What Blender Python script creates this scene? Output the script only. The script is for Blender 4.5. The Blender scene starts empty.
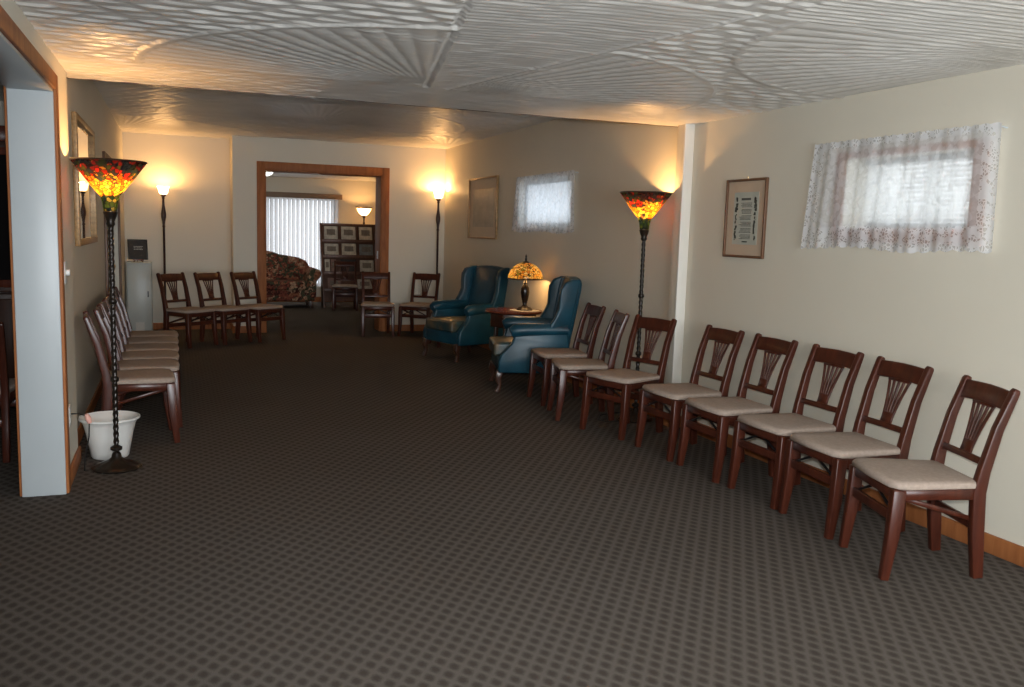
import bpy, bmesh, math, random
from mathutils import Vector, Matrix, noise

random.seed(7)
C = bpy.context.scene.collection
PI = math.pi

# ------------------------------------------------------------------ camera
YAW, PITCH, ROLL, FPX, CAMZ = 0.3633, 0.12453, 0.0301, 891.2, 1.5
def cam_axes():
    fw = Vector((math.sin(YAW), math.cos(YAW), 0)); r = Vector((math.cos(YAW), -math.sin(YAW), 0)); u = Vector((0, 0, 1))
    fw2 = fw*math.cos(PITCH) - u*math.sin(PITCH); u2 = u*math.cos(PITCH) + fw*math.sin(PITCH)
    r3 = r*math.cos(ROLL) + u2*math.sin(ROLL); u3 = -r*math.sin(ROLL) + u2*math.cos(ROLL)
    return r3, u3, fw2
R3, U3, F3 = cam_axes()
cd = bpy.data.cameras.new('camera'); cam = bpy.data.objects.new('camera', cd); C.objects.link(cam)
cd.sensor_width = 36; cd.lens = FPX/1024*36; cd.clip_start = 0.05; cd.clip_end = 200
M = Matrix((R3, U3, -F3)).transposed().to_4x4(); M.translation = Vector((0, 0, CAMZ)); cam.matrix_world = M
bpy.context.scene.camera = cam

# ------------------------------------------------------------------ world, exposure, lights
w = bpy.data.worlds.new('World'); bpy.context.scene.world = w; w.use_nodes = True
bg = w.node_tree.nodes['Background']; bg.inputs[0].default_value = (0.86, 0.93, 1.0, 1); bg.inputs[1].default_value = 3.1
vs = bpy.context.scene.view_settings
vs.view_transform = 'Standard'; vs.look = 'None'; vs.gamma = 1; vs.exposure = 0.0; vs.use_curve_mapping = False

def point(name, loc, power, col, radius=0.03):
    l = bpy.data.lights.new(name, 'POINT'); l.energy = power; l.color = col; l.shadow_soft_size = radius
    o = bpy.data.objects.new(name, l); C.objects.link(o); o.location = loc; return o
def area(name, loc, direction, sx, sy, power, col):
    l = bpy.data.lights.new(name, 'AREA'); l.shape = 'RECTANGLE'; l.size = sx; l.size_y = sy; l.energy = power; l.color = col
    o = bpy.data.objects.new(name, l); C.objects.link(o); o.location = loc
    o.rotation_euler = Vector(direction).to_track_quat('-Z', 'Y').to_euler(); return o
# the camera's built-in flash
fl = bpy.data.lights.new('camera_flash', 'SPOT'); fl.energy = 380; fl.color = (0.93, 0.97, 1.0); fl.spot_size = math.radians(96)
fl.spot_blend = 0.75; fl.shadow_soft_size = 0.03
flo = bpy.data.objects.new('camera_flash', fl); C.objects.link(flo); flo.location = Vector((0, 0, CAMZ)) + U3*0.10 + F3*0.02
flo.rotation_euler = (F3 + 0.06*R3 + 0.05*U3).to_track_quat('-Z', 'Y').to_euler()
# added fill light, tilted up, standing in for daylight from an assumed rear window
area('rear_daylight_fill', (1.4, -2.9, 1.35), (0.05, 1, 0.42), 3.2, 1.5, 300, (0.90, 0.95, 1.0))
WARM = (1.0, 0.53, 0.19)

# ------------------------------------------------------------------ materials
def lin(c):
    c = c/255.0
    return c/12.92 if c <= 0.04045 else ((c+0.055)/1.055)**2.4
def rgb(r, g, b): return (lin(r), lin(g), lin(b), 1)
def mat(name, col, rough=0.5, metal=0.0, spec=0.5, trans=None):
    m = bpy.data.materials.new(name); m.use_nodes = True
    b = m.node_tree.nodes['Principled BSDF']
    b.inputs['Base Color'].default_value = col; b.inputs['Roughness'].default_value = rough
    b.inputs['Metallic'].default_value = metal; b.inputs['Specular IOR Level'].default_value = spec
    return m
class NT:
    def __init__(s, m): s.t = m.node_tree; s.b = s.t.nodes.get('Principled BSDF'); s.out = s.t.nodes['Material Output']
    def n(s, typ, **kw):
        x = s.t.nodes.new(typ)
        for k, v in kw.items():
            if k.startswith('i_'):
                key = k[2:]; key = int(key) if key.isdigit() else key.replace('_', ' ')
                x.inputs[key].default_value = v
            else: setattr(x, k, v)
        return x
    def l(s, a, b): s.t.links.new(a, b)
    def math(s, op, a, b=None, c=None):
        x = s.n('ShaderNodeMath', operation=op)
        for i, v in enumerate((a, b, c)):
            if v is None: continue
            if isinstance(v, (int, float)): x.inputs[i].default_value = v
            else: s.l(v, x.inputs[i])
        return x.outputs[0]
    def coord(s, kind='Object'):
        return s.n('ShaderNodeTexCoord').outputs[kind]
    def noise(s, vec, scale, detail=3, rough=0.5, sc=None):
        if sc:
            mp = s.n('ShaderNodeMapping'); mp.inputs['Scale'].default_value = sc; s.l(vec, mp.inputs[0]); vec = mp.outputs[0]
        x = s.n('ShaderNodeTexNoise'); x.inputs['Scale'].default_value = scale; x.inputs['Detail'].default_value = detail
        x.inputs['Roughness'].default_value = rough; s.l(vec, x.inputs['Vector']); return x
    def ramp(s, fac, stops, interp='LINEAR'):
        x = s.n('ShaderNodeValToRGB'); e = x.color_ramp; e.interpolation = interp
        while len(e.elements) < len(stops): e.elements.new(0.5)
        for el, (p, c) in zip(e.elements, stops): el.position = p; el.color = c
        s.l(fac, x.inputs[0]); return x.outputs[0]
    def mix(s, fac, a, b, blend='MIX'):
        x = s.n('ShaderNodeMix', data_type='RGBA', blend_type=blend)
        for i, v in ((0, fac), (6, a), (7, b)):
            if isinstance(v, (int, float, tuple)): x.inputs[i].default_value = v
            else: s.l(v, x.inputs[i])
        return x.outputs[2]
    def bump(s, h, strength=0.3, dist=0.01):
        x = s.n('ShaderNodeBump'); x.inputs['Strength'].default_value = strength; x.inputs['Distance'].default_value = dist
        s.l(h, x.inputs['Height']); s.l(x.outputs[0], s.b.inputs['Normal'])

def wood(name, c1, c2, rough=0.32, sc=(14, 14, 1.6), spec=0.5):
    m = mat(name, c1, rough, spec=spec); t = NT(m)
    n = t.noise(t.coord(), 2.2, 5, 0.6, sc)
    t.l(t.ramp(n.outputs[0], [(0.3, c1), (0.7, c2)]), t.b.inputs['Base Color'])
    t.bump(n.outputs[0], 0.08, 0.004); return m
def plain(name, col, rough=0.5, var=0.06, scale=6, bump=0.0, bscale=80, **kw):
    m = mat(name, col, rough, **kw); t = NT(m)
    n = t.noise(t.coord(), scale, 4)
    lo = tuple(c*(1-var) for c in col[:3])+(1,); hi = tuple(min(1, c*(1+var)) for c in col[:3])+(1,)
    t.l(t.ramp(n.outputs[0], [(0.3, lo), (0.7, hi)]), t.b.inputs['Base Color'])
    if bump: t.bump(t.noise(t.coord(), bscale, 3).outputs[0], bump, 0.003)
    return m

MAT = {}
MAT['wall'] = plain('wall_paint', (0.67, 0.625, 0.52, 1), 0.55, 0.02, 1.5, 0.06, 150)
MAT['white_paint'] = plain('white_gloss_paint', (0.44, 0.475, 0.49, 1), 0.4, 0.02, 3)
MAT['walnut_frame'] = wood('walnut_frame', (0.10, 0.045, 0.022, 1), (0.16, 0.075, 0.035, 1), .45)
MAT['cream'] = plain('cream_gloss_paint', (0.76, 0.73, 0.66, 1), 0.4, 0.02, 3)
MAT['ceiling'] = plain('ceiling_plaster', (0.76, 0.74, 0.70, 1), 0.40, 0.05, 5)
MAT['oak'] = wood('stained_oak', rgb(136, 80, 44), rgb(170, 108, 64), 0.55, (9, 9, 1.2), 0.25)
MAT['cherry'] = wood('cherry_wood', (0.042, 0.010, 0.0055, 1), (0.082, 0.020, 0.010, 1), 0.30, spec=0.4)
MAT['dark_wood'] = wood('dark_walnut', (0.035, 0.014, 0.008, 1), (0.07, 0.027, 0.015, 1), 0.3)
MAT['rack_wood'] = wood('rack_wood', (0.09, 0.036, 0.02, 1), (0.17, 0.068, 0.036, 1), 0.4)
MAT['mahogany'] = wood('mahogany', (0.10, 0.022, 0.012, 1), (0.16, 0.04, 0.02, 1), 0.22)
MAT['bronze'] = plain('dark_bronze', (0.016, 0.011, 0.008, 1), 0.28, 0.2, 30, metal=0.35)
MAT['lamp_wood'] = plain('turned_lamp_pole', (0.035, 0.012, 0.008, 1), 0.3, 0.2, 30)
MAT['seat'] = plain('beige_seat_fabric', (0.36, 0.285, 0.235, 1), 0.85, 0.10, 60, 0.25, 500, spec=0.15)
MAT['brass'] = mat('brass', (0.6, 0.42, 0.2, 1), 0.3, 0.9)
MAT['steel'] = mat('dark_steel', (0.05, 0.05, 0.055, 1), 0.3, 0.9)
MAT['plastic'] = plain('white_plastic', (0.72, 0.71, 0.68, 1), 0.4, 0.02)
MAT['pink'] = plain('pink_plug_plastic', (0.75, 0.40, 0.33, 1), 0.4, 0.02)
MAT['valance'] = plain('tan_valance', (0.20, 0.13, 0.085, 1), 0.6, 0.05)
MAT['dark_curtain'] = plain('dark_lined_pane', (0.01, 0.008, 0.008, 1), 0.8, 0.1, spec=0.1)
MAT['black'] = plain('black_plastic', (0.012, 0.012, 0.012, 1), 0.4, 0.1)
MAT['paper'] = plain('white_paper', (0.62, 0.62, 0.58, 1), 0.7, 0.03)
MAT['ink'] = plain('printed_ink', (0.10, 0.10, 0.09, 1), 0.7, 0.1)
MAT['metal_white'] = plain('white_enamel', (0.50, 0.53, 0.50, 1), 0.35, 0.02)

def picture_(name, stops, scale, rough):
    m = mat(name, (0.3, 0.3, 0.3, 1), rough); t = NT(m); n = t.noise(t.coord(), scale, 4, 0.6)
    t.l(t.ramp(n.outputs[0], stops), t.b.inputs['Base Color']); return m
def teal():
    m = mat('teal_leather', (0.008, 0.085, 0.15, 1), 0.36, spec=0.4); t = NT(m)
    n = t.noise(t.coord(), 5, 5)
    t.l(t.ramp(n.outputs[0], [(0.3, (0.0055, 0.038, 0.060, 1)), (0.7, (0.010, 0.068, 0.105, 1))]), t.b.inputs['Base Color'])
    v = t.noise(t.coord(), 120, 3); t.bump(v.outputs[0], 0.15, 0.002); return m
MAT['teal'] = teal()
MAT['worn'] = picture_('worn_seat_leather', [(0.42, (0.016, 0.05, 0.055, 1)), (0.62, (0.12, 0.085, 0.045, 1))], 5, 0.36)

def carpet():
    m = mat('patterned_carpet', (0.08, 0.07, 0.06, 1), 0.95, spec=0.05); t = NT(m)
    co = t.coord(); mp = t.n('ShaderNodeMapping'); t.l(co, mp.inputs[0]); 
    sx = t.n('ShaderNodeSeparateXYZ'); t.l(mp.outputs[0], sx.inputs[0])
    k = 2*PI/0.092
    xs = t.math('MULTIPLY', sx.outputs[0], PI/0.068); ys = t.math('MULTIPLY', sx.outputs[1], PI/0.098)
    a = t.math('ADD', xs, ys)
    b = t.math('SUBTRACT', xs, ys)
    p = t.math('MULTIPLY', t.math('ABSOLUTE', t.math('SINE', a)), t.math('ABSOLUTE', t.math('SINE', b)))
    nz = t.noise(co, 140, 2)
    p2 = t.math('ADD', p, t.math('MULTIPLY', t.math('SUBTRACT', nz.outputs[0], 0.5), 0.8))
    dark = (0.063, 0.052, 0.044, 1); light = (0.116, 0.102, 0.090, 1)
    col = t.ramp(p2, [(0.10, light), (0.85, dark)])
    big = t.noise(co, 0.7, 3)
    col = t.mix(1.0, col, t.ramp(big.outputs[0], [(0.3, (0.9, 0.88, 0.86, 1)), (0.7, (1, 1, 1, 1))]), 'MULTIPLY')
    t.l(col, t.b.inputs['Base Color'])
    t.bump(t.noise(co, 300, 2).outputs[0], 0.5, 0.004); return m
MAT['carpet'] = carpet()

def floral():
    m = mat('floral_upholstery', (0.2, 0.1, 0.08, 1), 0.8, spec=0.2); t = NT(m)
    v = t.n('ShaderNodeTexVoronoi'); v.inputs['Scale'].default_value = 6.5; 
    d = t.noise(t.coord(), 7, 3); a = t.n('ShaderNodeVectorMath', operation='ADD'); t.l(t.coord(), a.inputs[0]); t.l(d.outputs[1], a.inputs[1])
    t.l(a.outputs[0], v.inputs['Vector']); s = t.n('ShaderNodeSeparateColor'); t.l(v.outputs['Color'], s.inputs[0])
    c = t.ramp(s.outputs[0], [(0, (0.07, 0.02, 0.015, 1)), (0.22, (0.28, 0.11, 0.06, 1)), (0.42, (0.06, 0.06, 0.035, 1)), (0.6, (0.20, 0.055, 0.035, 1)), (0.8, (0.40, 0.25, 0.16, 1))], 'CONSTANT')
    n2 = t.noise(t.coord(), 30, 3)
    c = t.mix(1.0, c, t.ramp(n2.outputs[0], [(0.35, (0.6, 0.6, 0.6, 1)), (0.65, (1.2, 1.2, 1.2, 1))]), 'MULTIPLY')
    t.l(c, t.b.inputs['Base Color']); return m
MAT['floral'] = floral()

def stained(name, bands, scale, dim=0.22):
    """leaded glass: voronoi cells coloured by random value, palette chosen by height; bands = [(z_start, [(pos,color)...])]"""
    m = mat(name, (0.3, 0.2, 0.1, 1), 0.15); t = NT(m)
    co = t.coord(); v = t.n('ShaderNodeTexVoronoi'); v.inputs['Scale'].default_value = scale; t.l(co, v.inputs['Vector'])
    e = t.n('ShaderNodeTexVoronoi', feature='DISTANCE_TO_EDGE'); e.inputs['Scale'].default_value = scale; t.l(co, e.inputs['Vector'])
    s = t.n('ShaderNodeSeparateColor'); t.l(v.outputs['Color'], s.inputs[0])
    nz = t.noise(co, 9, 2); sp = t.n('ShaderNodeSeparateXYZ'); t.l(v.outputs['Position'], sp.inputs[0])
    h = t.math('ADD', sp.outputs[2], t.math('MULTIPLY', t.math('SUBTRACT', nz.outputs[0], 0.5), 0.14))
    col = None
    for z, st in bands:
        r = t.ramp(s.outputs[0], st, 'CONSTANT')
        if col is None: col = r
        else: col = t.mix(t.math('GREATER_THAN', h, z), col, r)
    lead = t.math('LESS_THAN', e.outputs['Distance'], 0.07)
    tr = t.n('ShaderNodeBsdfTranslucent'); t.l(t.mix(1.0, col, (dim, dim, dim, 1), 'MULTIPLY'), tr.inputs[0])
    gl = t.n('ShaderNodeBsdfGlossy'); gl.inputs['Roughness'].default_value = 0.15; gl.inputs[0].default_value = (0.5, 0.5, 0.5, 1)
    df = t.n('ShaderNodeBsdfDiffuse'); t.l(t.mix(1.0, col, (0.35, 0.35, 0.35, 1), 'MULTIPLY'), df.inputs[0])
    m1 = t.n('ShaderNodeMixShader'); m1.inputs[0].default_value = 0.2; t.l(tr.outputs[0], m1.inputs[1]); t.l(df.outputs[0], m1.inputs[2])
    m2 = t.n('ShaderNodeMixShader'); m2.inputs[0].default_value = 0.05; t.l(m1.outputs[0], m2.inputs[1]); t.l(gl.outputs[0], m2.inputs[2])
    ld = t.n('ShaderNodeBsdfDiffuse'); ld.inputs[0].default_value = (0.01, 0.01, 0.01, 1)
    m3 = t.n('ShaderNodeMixShader'); t.l(lead, m3.inputs[0]); t.l(m2.outputs[0], m3.inputs[1]); t.l(ld.outputs[0], m3.inputs[2])
    t.l(m3.outputs[0], t.out.inputs[0]); return m
K = lambda r, g, b: (r, g, b, 1)
MAT['tiffany_cone'] = stained('leaded_glass_cone', [
    (0, [(0, K(.03, .06, .02)), (.35, K(.10, .14, .03)), (.6, K(.015, .03, .03)), (.85, K(.5, .35, .08))]),
    (1.648, [(0, K(1, .20, .01)), (.3, K(1, .36, .03)), (.55, K(1, .55, .10)), (.7, K(1, .12, .01)), (.85, K(.9, .45, .05))]),
    (1.742, [(0, K(.35, .02, .01)), (.22, K(.04, .06, .07)), (.55, K(.08, .10, .03)), (.75, K(.6, .03, .02)), (.9, K(.5, .3, .05))]),
    (1.79, [(0, K(.02, .03, .05)), (.35, K(.05, .015, .015)), (.6, K(.03, .05, .03)), (.8, K(.22, .02, .02))])], 42)
MAT['tiffany_dome'] = stained('leaded_glass_dome', [
    (0, [(0, K(1, .72, .25)), (.35, K(1, .55, .10)), (.6, K(1, .85, .45)), (.8, K(.75, .30, .05)), (.92, K(.35, .35, .06))]),
    (0.47, [(0, K(1, .62, .16)), (.4, K(1, .8, .35)), (.7, K(.95, .35, .10)), (.85, K(.25, .18, .03))])], 38, .22)

def frosted(name, col, tr=0.9):
    m = mat(name, col, 0.4); t = NT(m)
    a = t.n('ShaderNodeBsdfTranslucent'); a.inputs[0].default_value = col
    b = t.n('ShaderNodeBsdfDiffuse'); b.inputs[0].default_value = col
    x = t.n('ShaderNodeMixShader'); x.inputs[0].default_value = 1-tr; t.l(a.outputs[0], x.inputs[1]); t.l(b.outputs[0], x.inputs[2])
    t.l(x.outputs[0], t.out.inputs[0]); return m
MAT['frosted'] = frosted('frosted_glass', (1.0, 0.9, 0.7, 1))
MAT['blind'] = frosted('blind_vinyl', (0.52, 0.50, 0.49, 1), 0.62)
MAT['slat'] = frosted('mini_blind_slat', (0.95, 0.95, 0.93, 1), 0.7)
MAT['obscure'] = frosted('obscure_glass', (0.8, 0.82, 0.84, 1), 0.9)
def emit(name, col, s):
    m = mat(name, (0, 0, 0, 1)); t = NT(m); e = t.n('ShaderNodeEmission'); e.inputs[0].default_value = col; e.inputs[1].default_value = s
    t.l(e.outputs[0], t.out.inputs[0]); return m
MAT['bulb'] = emit('lit_bulb', (1, 0.78, 0.42, 1), 14)
def glass():
    m = mat('window_glass', (1, 1, 1, 1), 0.02); t = NT(m)
    a = t.n('ShaderNodeBsdfTransparent'); g = t.n('ShaderNodeBsdfGlossy'); g.inputs['Roughness'].default_value = 0.03
    x = t.n('ShaderNodeMixShader'); x.inputs[0].default_value = 0.06; t.l(a.outputs[0], x.inputs[1]); t.l(g.outputs[0], x.inputs[2])
    t.l(x.outputs[0], t.out.inputs[0]); return m
MAT['glass'] = glass()
MAT['mirror'] = mat('mirror_glass', (0.85, 0.85, 0.83, 1), 0.015, 1.0)
def lace():
    m = mat('white_lace', (0.8, 0.8, 0.82, 1), 0.8); t = NT(m)
    uv = t.coord('UV'); s = t.n('ShaderNodeSeparateXYZ'); t.l(uv, s.inputs[0])   # u along width (metres), v up (metres), border distance in vertex colour
    at = t.n('ShaderNodeAttribute', attribute_name='border')
    v = t.n('ShaderNodeTexVoronoi', feature='DISTANCE_TO_EDGE'); v.inputs['Scale'].default_value = 60; t.l(uv, v.inputs['Vector'])
    v2 = t.n('ShaderNodeTexVoronoi', feature='SMOOTH_F1'); v2.inputs['Scale'].default_value = 30; t.l(uv, v2.inputs['Vector'])
    flower = t.math('LESS_THAN', v2.outputs['Distance'], 0.42)
    net = t.math('LESS_THAN', v.outputs['Distance'], 0.15)
    bord = t.math('MAXIMUM', t.math('ADD', 0.35, t.math('MULTIPLY', flower, 0.5)), t.math('MULTIPLY', net, 0.8))
    n = t.noise(uv, 60, 2)
    body = t.math('ADD', t.math('MULTIPLY', n.outputs[0], 0.25), t.math('ADD', 0.42, t.math('MULTIPLY', flower, 0.14)))
    a = t.math('ADD', t.math('MULTIPLY', at.outputs['Fac'], bord), t.math('MULTIPLY', t.math('SUBTRACT', 1.0, at.outputs['Fac']), body))
    tp = t.n('ShaderNodeBsdfTransparent'); df = t.n('ShaderNodeBsdfDiffuse'); df.inputs[0].default_value = (0.88, 0.89, 0.92, 1)
    tl = t.n('ShaderNodeBsdfTranslucent'); tl.inputs[0].default_value = (0.9, 0.92, 0.95, 1)
    x = t.n('ShaderNodeMixShader'); x.inputs[0].default_value = 0.45; t.l(df.outputs[0], x.inputs[1]); t.l(tl.outputs[0], x.inputs[2])
    y = t.n('ShaderNodeMixShader'); t.l(a, y.inputs[0]); t.l(tp.outputs[0], y.inputs[1]); t.l(x.outputs[0], y.inputs[2])
    t.l(y.outputs[0], t.out.inputs[0]); return m
MAT['lace'] = lace()
def picture(name, stops, scale, sc=(1, 1, 1)):
    m = mat(name, (0.3, 0.3, 0.3, 1), 0.5); t = NT(m); n = t.noise(t.coord(), scale, 4, 0.6, sc)
    t.l(t.ramp(n.outputs[0], stops), t.b.inputs['Base Color']); return m
MAT['print_grey'] = picture('faded_landscape_print', [(0.3, (0.38, 0.34, 0.27, 1)), (0.5, (0.48, 0.43, 0.35, 1)), (0.7, (0.58, 0.53, 0.44, 1))], 3.2, (1, 1, 2))
MAT['print_dark'] = picture('dark_photo_print', [(0.35, (0.006, 0.007, 0.01, 1)), (0.55, (0.03, 0.022, 0.016, 1)), (0.72, (0.16, 0.12, 0.08, 1))], 7)

# ------------------------------------------------------------------ mesh helpers
def B(): return bmesh.new()
def box(bm, x0, x1, y0, y1, z0, z1, M=None):
    vs_ = [bm.verts.new((x, y, z)) for z in (z0, z1) for y in (y0, y1) for x in (x0, x1)]
    for f in ((0, 2, 3, 1), (4, 5, 7, 6), (0, 1, 5, 4), (2, 6, 7, 3), (0, 4, 6, 2), (1, 3, 7, 5)): bm.faces.new([vs_[i] for i in f])
    if M is not None: bmesh.ops.transform(bm, matrix=M, verts=vs_)
    return vs_
def sweep(bm, pts, sizes, side=Vector((1, 0, 0))):
    """rectangular bar through pts; sizes = (w along side, d) per point"""
    pts = [Vector(p) for p in pts]; rings = []
    if isinstance(sizes, tuple): sizes = [sizes]*len(pts)
    for i, p in enumerate(pts):
        d = (pts[min(i+1, len(pts)-1)]-pts[max(i-1, 0)]).normalized()
        s = (side - d*side.dot(d)).normalized(); n = d.cross(s)
        a, b = sizes[i][0]/2, sizes[i][1]/2
        rings.append([bm.verts.new(p+s*u*a+n*v*b) for u, v in ((-1, -1), (1, -1), (1, 1), (-1, 1))])
    for r0, r1 in zip(rings, rings[1:]):
        for k in range(4): bm.faces.new((r0[k], r0[(k+1) % 4], r1[(k+1) % 4], r1[k]))
    bm.faces.new(rings[0][::-1]); bm.faces.new(rings[-1])
def tube(bm, pts, r, n=8):
    pts = [Vector(p) for p in pts]; rings = []
    for i, p in enumerate(pts):
        d = (pts[min(i+1, len(pts)-1)]-pts[max(i-1, 0)]).normalized()
        ref = Vector((0, 0, 1)) if abs(d.z) < 0.9 else Vector((1, 0, 0))
        s = d.cross(ref).normalized(); t = d.cross(s); rr = r[i] if isinstance(r, (list, tuple)) else r
        rings.append([bm.verts.new(p+(s*math.cos(a)+t*math.sin(a))*rr) for a in [2*PI*k/n for k in range(n)]])
    for r0, r1 in zip(rings, rings[1:]):
        for k in range(n): bm.faces.new((r0[k], r0[(k+1) % n], r1[(k+1) % n], r1[k]))
    bm.faces.new(rings[0][::-1]); bm.faces.new(rings[-1])
def lathe(bm, prof, n=24, cx=0, cy=0, mod=None, cap=True):
    rings = []
    for r, z in prof:
        rings.append([bm.verts.new((cx+rr*math.cos(a), cy+rr*math.sin(a), z)) for a in [2*PI*k/n for k in range(n)] for rr in [r*(mod(a, z) if mod else 1)]])
    for r0, r1 in zip(rings, rings[1:]):
        for k in range(n): bm.faces.new((r0[k], r0[(k+1) % n], r1[(k+1) % n], r1[k]))
    if cap:
        if prof[0][0] > 1e-4: bm.faces.new(rings[0][::-1])
        if prof[-1][0] > 1e-4: bm.faces.new(rings[-1])
def prism(bm, outline, axis, a0, a1):
    """outline of 2-D points extruded along axis ('x': points are (y,z); 'y': (x,z); 'z': (x,y))"""
    def P(p, a): return {'x': (a, p[0], p[1]), 'y': (p[0], a, p[1]), 'z': (p[0], p[1], a)}[axis]
    v0 = [bm.verts.new(P(p, a0)) for p in outline]; v1 = [bm.verts.new(P(p, a1)) for p in outline]; n = len(outline)
    for k in range(n): bm.faces.new((v0[k], v0[(k+1) % n], v1[(k+1) % n], v1[k]))
    bm.faces.new(v0[::-1]); bm.faces.new(v1); return v0+v1
def obj(name, bm, m, parent=None, smooth=False, bev=0, seg=2, loc=None, edge=40):
    bmesh.ops.recalc_face_normals(bm, faces=bm.faces[:])
    if bev:
        es = [e for e in bm.edges if len(e.link_faces) == 2 and e.calc_face_angle(0) > math.radians(edge)]
        bmesh.ops.bevel(bm, geom=es, offset=bev, segments=seg, affect='EDGES', profile=0.5, clamp_overlap=True)
    me = bpy.data.meshes.new(name); bm.to_mesh(me); bm.free()
    if smooth or bev:
        for p in me.polygons: p.use_smooth = True
        try: me.set_sharp_from_angle(angle=math.radians(50))
        except Exception: pass
    me.materials.append(MAT[m] if isinstance(m, str) else m)
    o = bpy.data.objects.new(name, me); C.objects.link(o)
    if parent: o.parent = parent
    if loc: o.location = loc
    return o
def thing(name, label, cat, loc=(0, 0, 0), rz=0, group=None):
    o = bpy.data.objects.new(name, None); C.objects.link(o); o.location = loc; o.rotation_euler = (0, 0, rz)
    o.empty_display_size = 0.1
    o['label'] = label; o['category'] = cat
    if group: o['group'] = group
    return o
def tag(o, label, cat, group=None):
    o['label'] = label; o['category'] = cat
    if group: o['group'] = group
    return o
def struct(name, bm, m, bev=0, smooth=False, parent=None):
    o = obj(name, bm, m, parent, bev=bev, smooth=smooth)
    if parent is None: o['kind'] = 'structure'
    return o
def dup(root, loc, rz, label, group=None):
    r = root.copy(); C.objects.link(r); r.location = loc; r.rotation_euler = (0, 0, rz); r['label'] = label
    if group: r['group'] = group
    elif 'group' in r: del r['group']
    for ch in list(root.children):
        c = ch.copy(); C.objects.link(c); c.parent = r
        for g in ch.children:
            d = g.copy(); C.objects.link(d); d.parent = c
    return r

# ------------------------------------------------------------------ room shell
XL, XLR, XR = -0.582, -0.632, 3.74      # left pier face, left rear wall, right wall
ZC, ZC2, YS, YF, YF2, YB = 2.36, 2.68, 6.25, 12.8, 13.3, -3.0
bm = B(); box(bm, -5, 6.0, YB-.3, 18.3, -0.12, 0); struct('floor', bm, 'carpet')

# windows in the right wall: (y0,y1,z0,z1)
W1 = (3.42, 4.34, 1.585, 1.985); W2 = (8.25, 9.70, 1.57, 2.07)
def wall_with_holes(bm, x0, x1, y0, y1, z0, z1, holes):
    ys = y0
    for (a, b, c, d) in sorted(holes):
        box(bm, x0, x1, ys, a, z0, z1); box(bm, x0, x1, a, b, z0, c); box(bm, x0, x1, a, b, d, z1); ys = b
    box(bm, x0, x1, ys, y1, z0, z1)
bm = B(); wall_with_holes(bm, XR, XR+.28, YB, YF+.6, 0, 2.9, [W1, W2]); struct('wall_right', bm, 'wall')
# pier at the ceiling step: side towards the room
bm = B(); box(bm, 3.67, XR+.01, 6.06, 6.18, 0, ZC); struct('wall_pier', bm, 'wall', bev=.006)
bm = B(); box(bm, 3.658, XR, 6.04, 6.06, 0, ZC); struct('trim_5', bm, 'cream', bev=.003)
# left wall with the wide opening (Y 1.2 .. 5.35) and the rear part with a doorway
YO0, YO1, ZO = 0.6, 5.30, 2.165
bm = B()
box(bm, -.785, XL, YO1, 6.02, 0, 2.9); box(bm, -.785, XL, YO0, YO1, ZO, 2.9); box(bm, -.785, XL, YB, YO0, 0, 2.9)
D0, D1, DZ = 9.6, 11.75, 2.05
box(bm, -.80, XLR, 6.02, D0, 0, 2.9); box(bm, -.80, XLR, D1, YF2+.3, 0, 2.9); box(bm, -.80, XLR, D0, D1, DZ, 2.9)
struct('wall_left', bm, 'wall')
# painted liner of the opening
bm = B(); box(bm, -.79, XL+.006, YO1-.016, YO1, 0, ZO); box(bm, -.79, XL+.006, YO0, YO1, ZO-.016, ZO); box(bm, -.79, XL+.006, YO0, YO0+.016, 0, ZO)
struct('trim_1', bm, 'white_paint', bev=.003)
bm = B()
for x0, x1 in ((XL, XL+.02), (-.805, -.785)):
    box(bm, x0, x1, YO1, YO1+.09, 0, ZO+.08); box(bm, x0, x1, YO0-.09, YO1, ZO, ZO+.08); box(bm, x0, x1, YO0-.09, YO0, 0, ZO)
struct('trim_2', bm, 'oak', bev=.004)
# far wall: recessed left part, nearer right part with the doorway
DX0, DX1, DTOP = 1.17, 2.80, 2.25
JD = 0.34
bm = B(); box(bm, XLR-.2, .76, YF2, YF2+.3, 0, 2.9); struct('wall_back_left', bm, 'wall')
bm = B()
box(bm, .75, DX0, YF, YF+JD, 0, 2.9); box(bm, DX1, XR+.05, YF, YF+JD, 0, 2.9); box(bm, DX0, DX1, YF, YF+JD, DTOP, 2.9)
box(bm, .75, .80, YF+JD, YF2+.3, 0, 2.9)
struct('wall_back_right', bm, 'wall')
bm = B()                          # oak casing + jamb of the far doorway
cw = .105
for y0, y1 in ((YF-.022, YF), (YF+JD, YF+JD+.02)):
    box(bm, DX0-cw, DX0, y0, y1, 0, DTOP+cw); box(bm, DX1, DX1+cw, y0, y1, 0, DTOP+cw); box(bm, DX0, DX1, y0, y1, DTOP, DTOP+cw)
box(bm, DX0, DX0+.018, YF-.012, YF+JD+.01, 0, DTOP); box(bm, DX1-.018, DX1, YF-.012, YF+JD+.01, 0, DTOP); box(bm, DX0, DX1, YF-.012, YF+JD+.01, DTOP-.018, DTOP)
struct('trim_3', bm, 'oak', bev=.004)
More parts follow.
